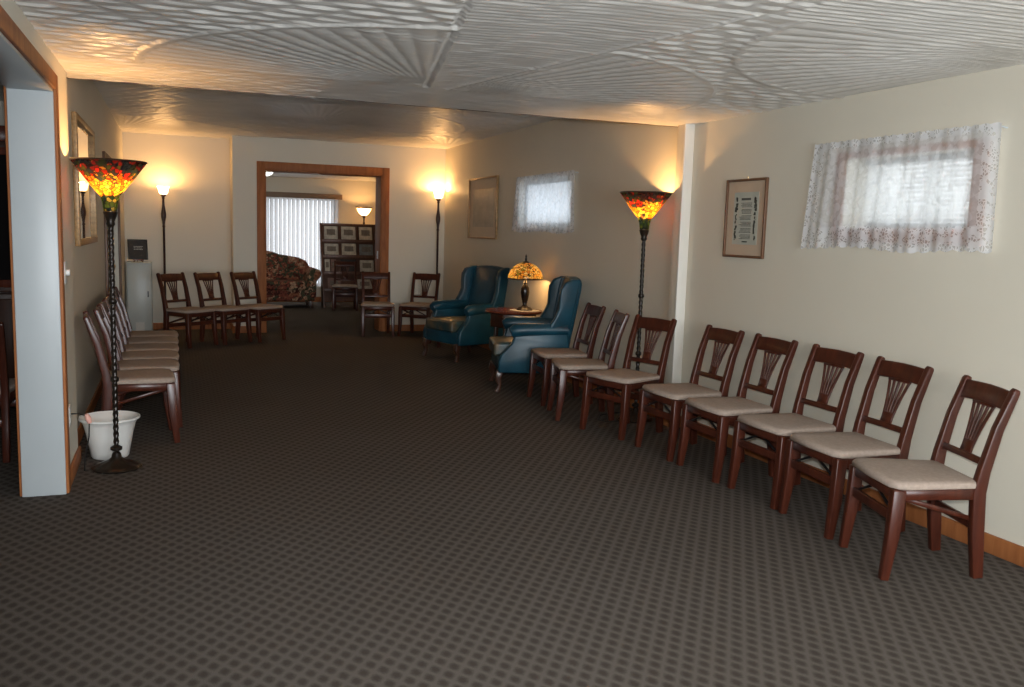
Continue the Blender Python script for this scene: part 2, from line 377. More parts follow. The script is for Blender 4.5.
# door in the left wall
bm = B()
for (a, b, c, d) in ((D0-.1, D0, 0, DZ+.1), (D1, D1+.1, 0, DZ+.1), (D0, D1, DZ, DZ+.1)):
    box(bm, XLR, XLR+.025, a, b, c, d)
struct('trim_4', bm, 'walnut_frame', bev=.004)
bm = B(); box(bm, -.72, -.68, D0, D1, 0, DZ)
for i in range(2):
    y0 = D0+.15+i*(D1-D0)/2
    for z0, z1 in ((.25, .95), (1.1, 1.9)): box(bm, -.68, -.668, y0, y0+(D1-D0)/2-.3, z0, z1)
dr = struct('door_1', bm, 'white_paint', bev=.004)
bm = B(); bmesh.ops.create_uvsphere(bm, u_segments=12, v_segments=8, radius=.03, matrix=Matrix.Translation((-.63, D0+1.0, 1.0))); tube(bm, [(-.67, D0+1.0, 1.0), (-.63, D0+1.0, 1.0)], .012)
obj('door_knob', bm, 'brass', dr, smooth=True)
# wall behind camera, with a large unseen window added to let in ambient light
bm = B(); box(bm, -.8, 0, YB-.2, YB, 0, 2.9); box(bm, 2.9, XR+.2, YB-.2, YB, 0, 2.9); box(bm, 0, 2.9, YB-.2, YB, 0, .6); box(bm, 0, 2.9, YB-.2, YB, 2.1, 2.9); struct('wall_front', bm, 'wall')
bm = B(); box(bm, 0, 2.9, YB-.1, YB-.09, .6, 2.1); wn = struct('window_3', bm, 'glass')
bm = B()
for x in (0, 1.42, 2.84): box(bm, x, x+.06, YB-.14, YB-.04, .6, 2.1)
box(bm, 0, 2.9, YB-.14, YB-.04, .6, .66); box(bm, 0, 2.9, YB-.14, YB-.04, 2.04, 2.1); struct('window_frame', bm, 'white_paint', parent=wn)

# baseboards
def bb(name, segs):
    bm = B()
    for s in segs: box(bm, *s)
    struct(name, bm, 'oak', bev=.004)
H = .095
bb('baseboard_right', [(XR-.016, XR, YB, 6.04, 0, H), (3.642, 3.658, 6.024, 6.196, 0, H), (3.642, XR, 6.024, 6.04, 0, H), (XR-.016, XR, 6.18, YF, 0, H)])
bb('baseboard_left', [(XL, XL+.016, YO1+.09, 6.036, 0, H), (XLR, XLR+.016, 6.03, D0-.1, 0, H), (XLR, XLR+.016, D1+.1, YF2, 0, H)])
bb('baseboard_back', [(XLR, .735, YF2-.016, YF2, 0, H), (.734, .75, YF-.016, YF2, 0, H), (.735, DX0-cw, YF-.016, YF, 0, H), (DX1+cw, XR, YF-.016, YF, 0, H)])

# ------------------------------------------------------------------ textured plaster ceilings (real relief)
def comb(x, y, cx, cy, n):
    a = math.atan2(y-cy, x-cx)
    return abs(math.sin(a*n))**0.6
def comb_lin(v, p):
    return abs(math.sin(v*PI/p))**0.6
def dabs(x, y, sx=0.20, sy=0.10):
    r = math.floor(y/sy); o = (r % 2)*0.5 + .25*math.sin(r*5.3)
    u = x/sx+o; fu = u-math.floor(u); fv = y/sy-r
    e = noise.noise(Vector((math.floor(u)*3.1, r*1.7, 0)))
    return max(0, (1-fv)**0.8*(1-abs(2*fu-1)**3))*(1.0+.5*e)
def fine(x, y): return .10*noise.noise(Vector((x*9, y*9, 0)))+.22*noise.noise(Vector((x*3, y*40, 2)))
def relief_front(x, y):
    # boundary ridges between hand-worked panels
    if y > 5.42:
        return 0.5*comb_lin(y+.02*math.sin(x*7), .045) if .9 < x else dabs(x, y)*.8
    xl = 1.05+(y-3.26)*(1.46-1.05)/(5.4-3.26)
    xr_ = 2.10-(y-3.0)*(2.10-1.56)/(5.4-3.0)
    if y < 3.0:
        if x < 1.0: return dabs(x, y)
        return dabs(x, y, .14, .1) if (x < 2.2 and y > 2.75) else comb_lin(y+.1*x, .05)
    if x < xl:
        d = math.hypot(x-1.45, y-5.4)
        if abs(d-1.62) < .022: return 1.3
        if xl-x < .03: return -.5
        return comb(x, y, 1.45, 5.4, 40) if d < 1.62 else dabs(x, y)
    if x < xr_:
        return .45*comb_lin(y+.18*math.sin((x-1)*1.6)+.01*math.sin(x*13), .052) + .3
    if x-xr_ < .03: return 1.25
    d2 = math.hypot(x-1.62, y-5.45); d3 = math.hypot(x-3.74, y-3.0)
    if abs(d2-1.58) < .02 and y > 3.9 or abs(d3-1.42) < .02: return 1.1
    if d2 < 1.58: return comb(x, y, 1.62, 5.45, 36)
    if d3 < 1.42: return comb(x, y, 3.74, 3.0, 34)
    return dabs(x, y)
def relief_rear(x, y):
    px = (x+.62)/2.18; i = math.floor(px); j = math.floor((y-6.25)/2.2)
    cx = -.62+(i+((i+j) % 2))*2.18; cy = 6.25+(j+1)*2.2
    d = math.hypot(x-cx, y-cy)
    if abs(d-1.7) < .03: return 1.1
    return comb(x, y, cx, cy, 52) if d < 1.7 else dabs(x, y, .2, .1)
def plaster(name, x0, x1, y0, y1, z, step, f, amp):
    nx = int((x1-x0)/step); ny = int((y1-y0)/step); vs_ = []; fs = []
    for j in range(ny+1):
        y = y0+(y1-y0)*j/ny
        for i in range(nx+1):
            x = x0+(x1-x0)*i/nx
            e = 0 if i in (0, nx) or j in (0, ny) else 1
            vs_.append((x, y, z-e*amp*(f(x, y)+fine(x, y)*1.5)))
    for j in range(ny):
        for i in range(nx):
            a = j*(nx+1)+i; fs.append((a, a+nx+1, a+nx+2, a+1))
    me = bpy.data.meshes.new(name); me.from_pydata(vs_, [], fs); me.materials.append(MAT['ceiling'])
    for p in me.polygons: p.use_smooth = True
    o = bpy.data.objects.new(name, me); C.objects.link(o); o['kind'] = 'structure'; return o
plaster('ceiling', XL-.02, XR+.02, 2.2, YS, ZC, .0125, relief_front, .0085)
bm = B(); box(bm, XL-.2, XR+.2, YB-.2, 2.2, ZC, ZC+.1); box(bm, XL-.2, XR+.2, 2.2, YS, ZC+.01, ZC+.1); box(bm, XL-.2, XR+.2, YS-.06, YS, ZC+.01, 2.9)
struct('ceiling_slab', bm, 'ceiling')
plaster('ceiling_rear', XLR-.02, XR+.02, YS, YF2+.02, ZC2, .018, relief_rear, .008)
bm = B(); box(bm, XLR-.2, XR+.3, YS-.06, YF2+.3, ZC2+.02, 2.9); struct('ceiling_slab_rear', bm, 'ceiling')
bm = B(); box(bm, XLR, XR, YS, YS+.012, ZC-.004, ZC+.03); struct('trim_6', bm, 'dark_wood')

# ------------------------------------------------------------------ small windows, blinds, lace
def small_window(n, W, nm, blind=True):
    y0, y1, z0, z1 = W; XR = 3.74 if blind else 3.61
    bm = B()
    box(bm, XR+.20, XR+.205, y0, y1, z0, z1); p = struct('window_%d' % n, bm, 'glass' if blind else 'obscure')
    bm = B(); t = .035
    for a, b in ((y0, y0+t), (y1-t, y1), ((y0+y1)/2-t/2, (y0+y1)/2+t/2))[:3 if blind else 2]: box(bm, XR+.185, XR+.225, a, b, z0, z1)
    box(bm, XR+.185, XR+.225, y0, y1, z0, z0+t); box(bm, XR+.185, XR+.225, y0, y1, z1-t, z1)
    obj('window_frame', bm, 'white_paint', p, bev=.003)
    bm = B(); c = .085 if blind else .03
    XR = 3.74
    for a, b, d, e in ((y0-c, y0, z0-c, z1+c*.45), (y1, y1+c*.8, z0-c, z1+c*.45), (y0, y1, z0-c, z0), (y0, y1, z1, z1+c*.45)): box(bm, XR-.018, XR, a, b, d, e)
    struct('trim_%d' % (6+n), bm, 'oak' if blind else 'cream', bev=.003)
    if not blind: return p
    # mini blind
    bl = thing('mini_blind', nm, 'blind', (XR+.14, (y0+y1)/2, z0))
    w2 = (y1-y0)/2-.015; h = z1-z0
    bm = B(); box(bm, -.018, .018, -w2, w2, h-.03, h-.003); obj('head_rail', bm, 'white_paint', bl, bev=.002)
    bm = B(); k = int((h-.05)/.026)
    for i in range(k):
        z = h-.04-i*.026
        M_ = Matrix.Translation((0, 0, z)) @ Matrix.Rotation(math.radians(-60), 4, 'Y')
        box(bm, -.0140, .0140, -w2, w2, -.0006, .0006, M_)
    obj('slats', bm, 'slat', bl)
    bm = B(); box(bm, -.012, .012, -w2, w2, .003, .015); obj('bottom_rail', bm, 'white_paint', bl)
    return p
small_window(1, W1, 'white mini blind behind lace in the window over the chair row')
small_window(2, W2, '', False)

def lace_curtain(label, yt0, yt1, yb0, yb1, zt, zb, seed, mid=None):
    t = thing('lace_curtain', label, 'curtain', (XR, (yt0+yt1)/2, zb)); oy = (yt0+yt1)/2
    nx, nz = 220, 60; vs_ = []; uv = []; bc = []
    for j in range(nz+1):
        v = j/nz
        for i in range(nx+1):
            u = i/nx
            ya = yb0+(yt0-yb0)*v; yb_ = yb1+(yt1-yb1)*v; y = ya+(yb_-ya)*u
            fold = .008*math.sin(u*46+seed+1.2*math.sin(u*9))+.004*math.sin(u*97+seed*2)
            z = zb+(zt-zb)*v
            if j == 0: z -= .012*abs(math.sin(u*58))
            z += .010*math.sin(u*11+seed)*(1-v)
            if j == nz: z += .006*abs(math.sin(u*70))
            vs_.append((-.045+fold*(1-.4*v), y-oy, z-zb)); uv.append((u*(yb1-yb0), v*(zt-zb)))
            du = min(u, 1-u)*(yb1-yb0); dv = v*(zt-zb); dt = (1-v)*(zt-zb)
            d = min(du/.10, dv/.12, dt/.05+.3)
            bc.append(1.0 if d < 1 else 0.0)
    fs = [(j*(nx+1)+i, j*(nx+1)+i+1, (j+1)*(nx+1)+i+1, (j+1)*(nx+1)+i) for j in range(nz) for i in range(nx)]
    me = bpy.data.meshes.new('lace_panel'); me.from_pydata(vs_, [], fs); me.materials.append(MAT['lace'])
    ul = me.uv_layers.new(name='UVMap')
    for lp in me.loops: ul.data[lp.index].uv = uv[lp.vertex_index]
    at = me.attributes.new('border', 'FLOAT', 'POINT')
    for i, b in enumerate(bc): at.data[i].value = b
    for p in me.polygons: p.use_smooth = True
    o = bpy.data.objects.new('lace_panel', me); C.objects.link(o); o.parent = t
    bm = B(); L = (yt1-yt0)/2; tube(bm, [(0, -L+.004, zt-zb-.02), (-.028, -L+.006, zt-zb-.015), (-.030, 0, zt-zb-.015), (-.028, L-.006, zt-zb-.015), (0, L-.004, zt-zb-.02)], .004)
    obj('curtain_rod', bm, 'white_paint', t, smooth=True)
lace_curtain('wide white lace curtain over the window above the dark wood chairs', 3.25, 4.58, 3.24, 4.65, 2.085, 1.47, .4)
lace_curtain('small white lace curtain on the rear window above the table lamp', 8.14, 9.72, 8.10, 9.83, 2.12, 1.515, 2.1)

# ------------------------------------------------------------------ dining chair
def make_chair(label, group):
    t = thing('folding_dining_chair', label, 'chair', group=group)
    # cushion
    bm = B()
    prof = [(-.196, -.205), (-.235, .14), (-.228, .19), (-.19, .222), (0, .232), (.19, .222), (.228, .19), (.235, .14), (.196, -.205)]
    rings = []
    for s, z in ((.98, .419), (1.0, .424), (1.0, .438), (.975, .449), (.88, .455), (.5, .458)):
        rings.append([bm.verts.new((x*s, (y-.01)*s+.01, z)) for x, y in prof])
    n = len(prof)
    for a, b in zip(rings, rings[1:]):
        for k in range(n): bm.faces.new((a[k], a[(k+1) % n], b[(k+1) % n], b[k]))
    bm.faces.new(rings[0][::-1]); bm.faces.new(rings[-1])
    obj('seat', bm, 'seat', t, smooth=True)
    bm = B()
    def apron(pts):
        for a, b in zip(pts, pts[1:]): sweep(bm, [a, b], (.02, .05), Vector((b[1]-a[1], a[0]-b[0], 0)))
    apron([(-.185, -.185, .393), (-.212, .195, .393)]); apron([(.185, -.185, .393), (.212, .195, .393)])
    apron([(-.205, .195, .393), (.205, .195, .393)]); apron([(-.18, -.18, .393), (.18, -.18, .393)])
    obj('seat_frame', bm, 'cherry', t, bev=.003, seg=1)
    for s in (-1, 1):
        bm = B(); sweep(bm, [(s*.205, .187, .415), (s*.207, .20, .2), (s*.210, .225, 0)], [(.046, .060), (.044, .054), (.036, .038)])
        obj('leg', bm, 'cherry', t, bev=.005)
        bm = B(); sweep(bm, [(s*.178, -.228, 0), (s*.178, -.208, .2), (s*.180, -.196, .40), (s*.182, -.212, .5), (s*.184, -.257, .69), (s*.188, -.318, .860), (s*.189, -.324, .874)],
              [(.038, .048), (.042, .058), (.042, .060), (.040, .050), (.038, .042), (.036, .034), (.030, .026)])
        obj('leg', bm, 'cherry', t, bev=.005)
    bm = B()
    sweep(bm, [(-.185, -.302, .815), (-.09, -.311, .819), (0, -.314, .821), (.09, -.311, .819), (.185, -.302, .815)], [(.090, .02)]*5, Vector((0, -.33, 1)))
    obj('top_rail', bm, 'cherry', t, bev=.006)
    bm = B(); sweep(bm, [(-.178, -.222, .532), (0, -.228, .532), (.178, -.222, .532)], (.032, .02), Vector((0, -.25, 1))); obj('back_rail', bm, 'cherry', t, bev=.004)
    # fan splat
    bm = B()
    def by(z): return -.226-(z-.53)*.30
    for k in (-2, -1, 0, 1, 2):
        pts = []
        for i in range(7):
            f = i/6; z = .54+.245*f; x = k*(.0165+.024*f**1.8)
            pts.append((x, by(z), z))
        sweep(bm, pts, [(.0155, .010)]*7)
    sweep(bm, [(0, by(.54), .54), (0, by(.60), .60)], [(.086, .012), (.078, .012)])
    sweep(bm, [(0, by(.765), .765), (0, by(.785), .785)], [(.166, .012), (.176, .012)])
    obj('splat', bm, 'cherry', t, bev=.002, seg=1)
    bm = B(); sweep(bm, [(-.205, .200, .29), (.205, .200, .29)], (.045, .018), Vector((0, 0, 1))); obj('stretcher', bm, 'cherry', t, bev=.003)
    bm = B(); sweep(bm, [(-.178, -.207, .24), (.178, -.207, .24)], (.045, .018), Vector((0, 0, 1))); obj('stretcher', bm, 'cherry', t, bev=.003)
    for s in (-1, 1):
        bm = B(); sweep(bm, [(s*.17, .188, .305), (s*.02, .188, .372)], (.012, .012)); obj('brace', bm, 'steel', t, bev=.002, seg=1)
        bm = B(); sweep(bm, [(s*.185, .17, .375), (s*.162, -.19, .27)], (.010, .022)); obj('brace', bm, 'cherry', t, bev=.002, seg=1)
    return t
deg = math.radians
GR = 'dark wood chairs along the right wall'
rightrow = [
 (3.03, 3.19, 163, 'cherry wood fan-back chair with beige seat, nearest of the right-hand row'),
 (3.12, 3.72, 175, 'cherry wood fan-back chair, second from the near end of the right-hand row'),
 (3.14, 4.215, 180, 'cherry wood fan-back chair, third from the near end of the right-hand row'),
 (3.12, 4.77, 180, 'cherry wood fan-back chair, fourth from near end, right of the framed text'),
 (3.10, 5.30, 182, 'cherry wood fan-back chair against the wall just right of the white pier'),
 (3.01, 5.93, 198, 'cherry wood fan-back chair directly in front of the right leaded-glass torchiere pole'),
 (2.93, 6.66, 166, 'cherry wood chair turned sideways just left of the right torchiere pole'),
 (3.02, 7.27, 175, 'cherry wood chair at the far end of the right row beside the blue wing chair')]
chair0 = None
def place_chair(fx, fy, th, label, group):
    global chair0
    a = deg(th); loc = (fx-.21*math.cos(a), fy-.21*math.sin(a), 0); rz = a-PI/2
    if chair0 is None:
        chair0 = make_chair(label, group); chair0.location = loc; chair0.rotation_euler = (0, 0, rz); return chair0
    return dup(chair0, loc, rz, label, group)
for fx, fy, th, lb in rightrow: place_chair(fx, fy, th, lb, GR)
GL = 'dark wood chairs against the left wall'
ordn = ['nearest, its beige seat just above the white wastebasket', 'second from the near end', 'third from the near end', 'fourth from the near end', 'fifth from the near end', 'farthest of the row']
for k, (y, th) in enumerate([(6.59, 5), (7.08, 1), (7.56, 0), (8.04, 0), (8.52, 0), (9.00, 0)]):
    place_chair(-.035 if k == 0 else 0.0, y, th, 'reddish wood chair against the left wall, '+ordn[k], GL)
GC = 'chairs in the far left corner'
place_chair(.30, 11.40, -48, 'dark wood fan-back chair in the far left corner, leftmost of three', GC)
place_chair(.72, 11.64, -50, 'dark wood fan-back chair in the far left corner, middle of three', GC)
place_chair(1.16, 11.86, -52, 'dark wood fan-back chair nearest the far doorway, rightmost of three', GC)
place_chair(2.63, 12.18, -98, 'dark wood chair standing in front of the far doorway right jamb', 'chairs by the far doorway')
place_chair(3.12, 12.10, 236, 'dark wood fan-back chair below the glowing torchiere right of the doorway', 'chairs by the far doorway')
place_chair(3.16, 11.15, 180, 'dark wood chair mostly hidden behind the farther blue wing chair', 'chairs by the far doorway')
place_chair(2.86, 16.05, -100, 'dark wood chair in the room beyond, in front of the magazine rack', 'chairs by the far doorway')

# ------------------------------------------------------------------ wing chairs
def make_wing(label, group):
    t = thing('wing_armchair', label, 'armchair', group=group)
    bm = B(); box(bm, -.31, .31, -.31, .345, .19, .34); obj('seat_base', bm, 'teal', t, bev=.025, seg=3)
    bm = B(); box(bm, -.265, .265, -.22, .385, .335, .462)
    bmesh.ops.subdivide_edges(bm, edges=bm.edges[:], cuts=4, use_grid_fill=True)
    for v in bm.verts:
        if v.co.z > .46: v.co.z += .025*max(0, math.cos(v.co.x/.265*1.4))*max(0, math.cos((v.co.y-.08)/.3*1.4))
    obj('seat_cushion', bm, MAT['worn'] if label.startswith('blue') else 'teal', t, bev=.03, seg=3, edge=60)
    def yb(z): return -.225-(z-.4)*.17
    # backrest: outline in xz, tilted
    bm = B(); out = []
    for x, z in ((-.27, .33), (.27, .33), (.285, .8), (.28, .98), (.255, 1.05), (.19, 1.075), (.10, 1.085), (0, 1.09), (-.10, 1.085), (-.19, 1.075), (-.255, 1.05), (-.28, .98), (-.285, .8)): out.append((x, z))
    vv = prism(bm, out, 'y', 0, -.11)
    for v in vv: v.co.y += yb(v.co.z)
    obj('backrest', bm, 'teal', t, bev=.035, seg=3)
    for s in (-1, 1):
        # wing
        bm = B(); o2 = []
        for y, z in ((-.10, .60), (.10, .60), (.115, .64), (.075, .72), (.055, .80), (.07, .90), (.075, .98), (.045, 1.045), (-.02, 1.075), (-.10, 1.08)): o2.append((y+yb(z)+.03, z))
        vv = prism(bm, o2, 'x', s*.27, s*.345)
        for v in vv: v.co.x += s*.045*max(0, v.co.y-yb(v.co.z))/.15
        obj('wing', bm, 'teal', t, bev=.022, seg=3)
        # side panel with scooped front
        bm = B(); o3 = [(-.32, .19), (.345, .19), (.345, .30), (.325, .36), (.27, .42), (.225, .47), (.21, .52), (.20, .575), (-.30, .575), (-.32, .45)]
        prism(bm, o3, 'x', s*.29, s*.365); obj('side_panel', bm, 'teal', t, bev=.016, seg=2)
        # rolled arm
        bm = B(); pts = [(s*.325, -.30, .60), (s*.328, -.1, .60), (s*.332, .1, .595), (s*.335, .20, .585), (s*.335, .235, .570)]
        tube(bm, pts, [.058, .060, .064, .064, .045], 14); obj('arm', bm, 'teal', t, smooth=True)
        bm = B(); sweep(bm, [(s*.30, .325, .20), (s*.315, .345, .13), (s*.31, .325, .07), (s*.318, .352, .0)], [(.07, .07), (.055, .06), (.032, .034), (.042, .05)]); obj('leg', bm, 'dark_wood', t, bev=.008)
        bm = B(); sweep(bm, [(s*.29, -.28, .20), (s*.29, -.32, .0)], [(.045, .045), (.035, .035)]); obj('leg', bm, 'dark_wood', t, bev=.006)
    # piping along the back outline
    bm = B(); pts = [(x*.97, yb(z)+.012, z*.995) for x, z in out[1:]]; tube(bm, pts, .007, 6); obj('piping', bm, 'teal', t, smooth=True)
    return t
GW = 'pair of blue leather wing chairs'
a = deg(166); wa = make_wing('blue-green leather wing armchair nearer the camera, right of the lamp table', GW)
wa.location = (2.90-.34*math.cos(a), 8.07-.34*math.sin(a), 0); wa.rotation_euler = (0, 0, a-PI/2)
a = deg(200); dup(wa, (2.895-.34*math.cos(a), 9.96-.34*math.sin(a), 0), a-PI/2, 'blue-green leather wing armchair farther away, left of the lamp table', GW)

# ------------------------------------------------------------------ lamp table and tabletop lamp
TX, TY, TZ = 3.40, 8.92, .668
t = thing('side_table', 'dark reddish scalloped wood side table between the two wing chairs', 'table', (TX, TY, 0))
bm = B(); lathe(bm, [(.0, TZ-.028), (.30, TZ-.028), (.315, TZ-.014), (.308, TZ), (0.0, TZ)], 48, mod=lambda a, z: 1+.02*math.cos(8*a), cap=False); obj('tabletop', bm, 'mahogany', t, smooth=True)
bm = B(); lathe(bm, [(.25, .49), (.262, .50), (.262, TZ-.03), (.25, TZ-.028)], 8); obj('apron', bm, 'dark_wood', t, bev=.006)
for k in range(4):
    a = PI/4+k*PI/2; x, y = .2*math.cos(a), .2*math.sin(a)
    bm = B(); sweep(bm, [(x, y, .5), (x*1.05, y*1.05, .25), (x*1.2, y*1.2, 0)], [(.045, .045), (.034, .034), (.03, .03)]); obj('leg', bm, 'dark_wood', t, bev=.006)
bm = B(); lathe(bm, [(.0, .15), (.19, .15), (.19, .168), (.0, .168)], 24, cap=False); obj('shelf', bm, 'dark_wood', t, smooth=True)
LX, LY = 3.50, 8.86
bm = B(); lathe(bm, [(0, TZ+.0005), (.15, TZ+.0005), (.158, TZ+.003), (.15, TZ+.005), (0, TZ+.004)], 72, mod=lambda a, z: 1+.05*math.cos(18*a), cap=False)
o = obj('doily', bm, 'paper', None, smooth=True); o.location = (LX, LY, 0); tag(o, 'round white doily under the stained glass table lamp', 'doily')
LZ = TZ+.005
t = thing('table_lamp', 'lit yellow leaded-glass dome lamp on the side table between the wing chairs', 'lamp', (LX, LY, LZ))
bm = B(); lathe(bm, [(.0, 0), (.085, 0), (.088, .012), (.07, .028), (.035, .04), (.022, .06), (.028, .09), (.04, .14), (.048, .19), (.044, .235), (.028, .265), (.02, .28), (.026, .292), (.016, .305), (.010, .36), (.010, .5), (0, .505)], 24, mod=lambda a, z: 1+(.05*math.cos(8*a) if z < .27 else 0), cap=False)
obj('base', bm, 'bronze', t, smooth=True)
bm = B(); prof = [(.185, .335), (.188, .345), (.182, .375), (.165, .415), (.138, .452), (.10, .482), (.06, .500), (.03, .508)]
lathe(bm, prof, 48, cap=False); obj('lamp_shade', bm, 'tiffany_dome', t, smooth=True)
bm = B(); lathe(bm, [(.186, .330), (.191, .336), (.186, .342), (.181, .336), (.186, .330)], 48, cap=False); obj('shade_rim', bm, 'bronze', t, smooth=True)
bm = B(); lathe(bm, [(0, .505), (.04, .506), (.03, .518), (.012, .525), (.014, .545), (.008, .56), (.011, .575), (0, .60)], 16, cap=False); obj('finial', bm, 'bronze', t, smooth=True)
for s in (-1, 1):
    bm = B(); bmesh.ops.create_uvsphere(bm, u_segments=14, v_segments=10, radius=.026, matrix=Matrix.Translation((s*.06, 0, .40))); tube(bm, [(0, 0, .43), (s*.05, 0, .425)], .008)
    obj('bulb', bm, 'bulb', t, smooth=True)
    point('table_lamp_light', (LX+s*.075, LY-.03*s, LZ+.37), 3.6, WARM, .03)

# ------------------------------------------------------------------ leaded-glass torchieres
def rope(a, z): return 1+.12*math.cos(2*a-z*150)
def make_tiffany(label):
    t = thing('torchiere_lamp', label, 'floor lamp', group='leaded-glass torchieres')
    bm = B(); lathe(bm, [(0, 0), (.135, 0), (.142, .008), (.135, .018), (.11, .026), (.085, .040), (.05, .052), (.03, .07), (.026, .09), (.020, .10)], 48, mod=lambda a, z: 1+(.035*math.cos(10*a) if z < .06 else 0), cap=False)
    obj('base', bm, 'bronze', t, smooth=True)
    bm = B(); prof = [(.016, .09)]
    z = .10
    while z < 1.52: prof.append((.0150, z)); z += .0045
    lathe(bm, prof, 14, mod=rope); obj('pole', bm, 'bronze', t, smooth=True)
    bm = B()
    for zc, r in ((.125, .034), (.55, .024), (1.02, .024)): lathe(bm, [(.014, zc-.02), (r, zc-.008), (r, zc+.008), (.014, zc+.02)], 20)
    lathe(bm, [(.016, 1.46), (.026, 1.475), (.022, 1.49), (.034, 1.52), (.040, 1.545), (.030, 1.555)], 20); obj('collar', bm, 'bronze', t, smooth=True)
    bm = B(); prof = [(.036, 1.55), (.042, 1.60), (.056, 1.64), (.088, 1.68), (.122, 1.722), (.162, 1.777), (.207, 1.838)]
    fin = []
    for (r0, z0), (r1, z1) in zip(prof, prof[1:]):
        for k in range(3): fin.append((r0+(r1-r0)*k/3, z0+(z1-z0)*k/3))
    fin.append(prof[-1]); lathe(bm, fin, 64, cap=False); obj('lamp_shade', bm, 'tiffany_cone', t, smooth=True)
    bm = B(); lathe(bm, [(.204, 1.834), (.210, 1.838), (.206, 1.844), (.201, 1.838), (.204, 1.834)], 64, cap=False); obj('shade_rim', bm, 'bronze', t, smooth=True)
    bm = B(); bmesh.ops.create_uvsphere(bm, u_segments=16, v_segments=10, radius=.024, matrix=Matrix.Translation((0, 0, 1.68))); lathe(bm, [(.012, 1.555), (.014, 1.66)], 12); obj('bulb', bm, 'bulb', t, smooth=True)
    return t
t1 = make_tiffany('lit leaded-glass torchiere at left, standing beside the white wastebasket')
LLX, LLY = -.350, 5.79
t1.location = (LLX, LLY, 0); point('torchiere_light_left', (LLX, LLY, 1.735), 21, WARM, .022)
RLX, RLY = 3.515, 6.35
t2 = dup(t1, (RLX, RLY, 0), 2.2, 'lit leaded-glass torchiere at right, behind the dark wood chair row'); point('torchiere_light_right', (RLX, RLY, 1.735), 22, WARM, .022)

# ------------------------------------------------------------------ slim torchieres with glass cup
def make_torch(label):
    t = thing('torchiere_lamp', label, 'floor lamp', group='slim dark torchieres with frosted cups')
    bm = B(); lathe(bm, [(0, 0), (.115, 0), (.12, .01), (.10, .022), (.05, .035), (.025, .06), (.018, .08)], 32, cap=False); obj('base', bm, 'lamp_wood', t, smooth=True)
    bm = B(); lathe(bm, [(.015, .06), (.015, 1.42), (.022, 1.43), (.015, 1.45), (.020, 1.50), (.033, 1.56), (.034, 1.60), (.024, 1.66), (.015, 1.72), (.014, 1.80), (.022, 1.81), (.016, 1.825)], 20); obj('pole', bm, 'lamp_wood', t, smooth=True)
    bm = B(); lathe(bm, [(.016, 1.825), (.036, 1.845), (.040, 1.86), (.03, 1.862)], 20); obj('cup', bm, 'lamp_wood', t, smooth=True)
    bm = B(); lathe(bm, [(.03, 1.86), (.050, 1.875), (.060, 1.90), (.062, 1.93), (.075, 1.965)], 28, cap=False); obj('glass_shade', bm, 'frosted', t, smooth=True)
    bm = B(); bmesh.ops.create_uvsphere(bm, u_segments=14, v_segments=10, radius=.022, matrix=Matrix.Translation((0, 0, 1.91))); lathe(bm, [(.012, 1.862), (.012, 1.895)], 10); obj('bulb', bm, 'bulb', t, smooth=True)
    return t
p1 = make_torch('lit slim dark torchiere in the far left corner behind three chairs')
p1.location = (-.13, 13.06, 0); point('slim_torchiere_light_left', (-.13, 13.06, 1.955), 20, WARM, .03)
p2 = dup(p1, (3.60, 12.65, 0), 1.0, 'lit slim dark torchiere in the far right corner beside the doorway'); p2.scale = (1, 1, 1.045); point('slim_torchiere_light_right', (3.60, 12.65, 2.043), 20, WARM, .03)

# ------------------------------------------------------------------ pictures and mirror
def framed(name, label, cat, x, side, y0, y1, z0, z1, fw, fmat, inner, depth=.025, matw=0, matm=None):
    """flat item on a side wall; side=+1: faces -X (right wall), -1: faces +X (left wall)"""
    t = thing(name, label, cat, (x, (y0+y1)/2, z0)); hy = (y1-y0)/2; h = z1-z0
    def bx(bm, d0, d1, a, b, c, d): box(bm, min(-side*d0, -side*d1), max(-side*d0, -side*d1), a, b, c, d)
    bm = B(); bx(bm, 0, depth, -hy, -hy+fw, 0, h); bx(bm, 0, depth, hy-fw, hy, 0, h); bx(bm, 0, depth, -hy+fw, hy-fw, 0, fw); bx(bm, 0, depth, -hy+fw, hy-fw, h-fw, h)
    obj('frame', bm, fmat, t, bev=.004)
    if matw:
        bm = B(); bx(bm, 0, .006, -hy+fw, hy-fw, fw, h-fw); obj('mat_board', bm, matm, t)
        bm = B(); bx(bm, .006, .008, -hy+fw+matw, hy-fw-matw, fw+matw, h-fw-matw); obj('print', bm, inner, t)
    else:
        bm = B(); bx(bm, 0, .010, -hy+fw, hy-fw, fw, h-fw); obj('mirror_glass' if inner == 'mirror' else 'print', bm, inner, t)
    return t, hy, h
MAT['gold'] = plain('gilt_frame', (0.32, 0.19, 0.08, 1), 0.4, 0.3, 40, metal=0.2)
MAT['mat_tan'] = plain('tan_mat_board', (0.52, 0.40, 0.29, 1), .8, .03)
MAT['mat_cream'] = plain('cream_mat_board', (0.66, 0.56, 0.44, 1), .8, .03)
MAT['sage'] = plain('sage_print', (0.44, 0.45, 0.38, 1), .7, .04)
MAT['flower_ink'] = plain('flower_ink', (0.08, 0.085, 0.07, 1), .7, .3, 60)
framed('wall_mirror', 'tall gilt-framed mirror on the left wall above the torchiere shade', 'mirror', XLR, -1, 6.74, 8.2, 1.314, 2.21, .042, 'gold', 'mirror', .035)
t, hy, h = framed('framed_text', 'framed printed verse with floral border between pier and lace window', 'picture', XR, 1, 5.075, 5.545, 1.368, 1.915, .017, 'walnut_frame', 'sage', .022, .075, 'mat_tan')
bm = B(); rnd = random.Random(3)
def ybox(bm, a, b, c, d, dep=(.0082, .0088)): box(bm, -dep[1], -dep[0], a, b, c, d)
ybox(bm, -.055, .055, h-.148, h-.132)
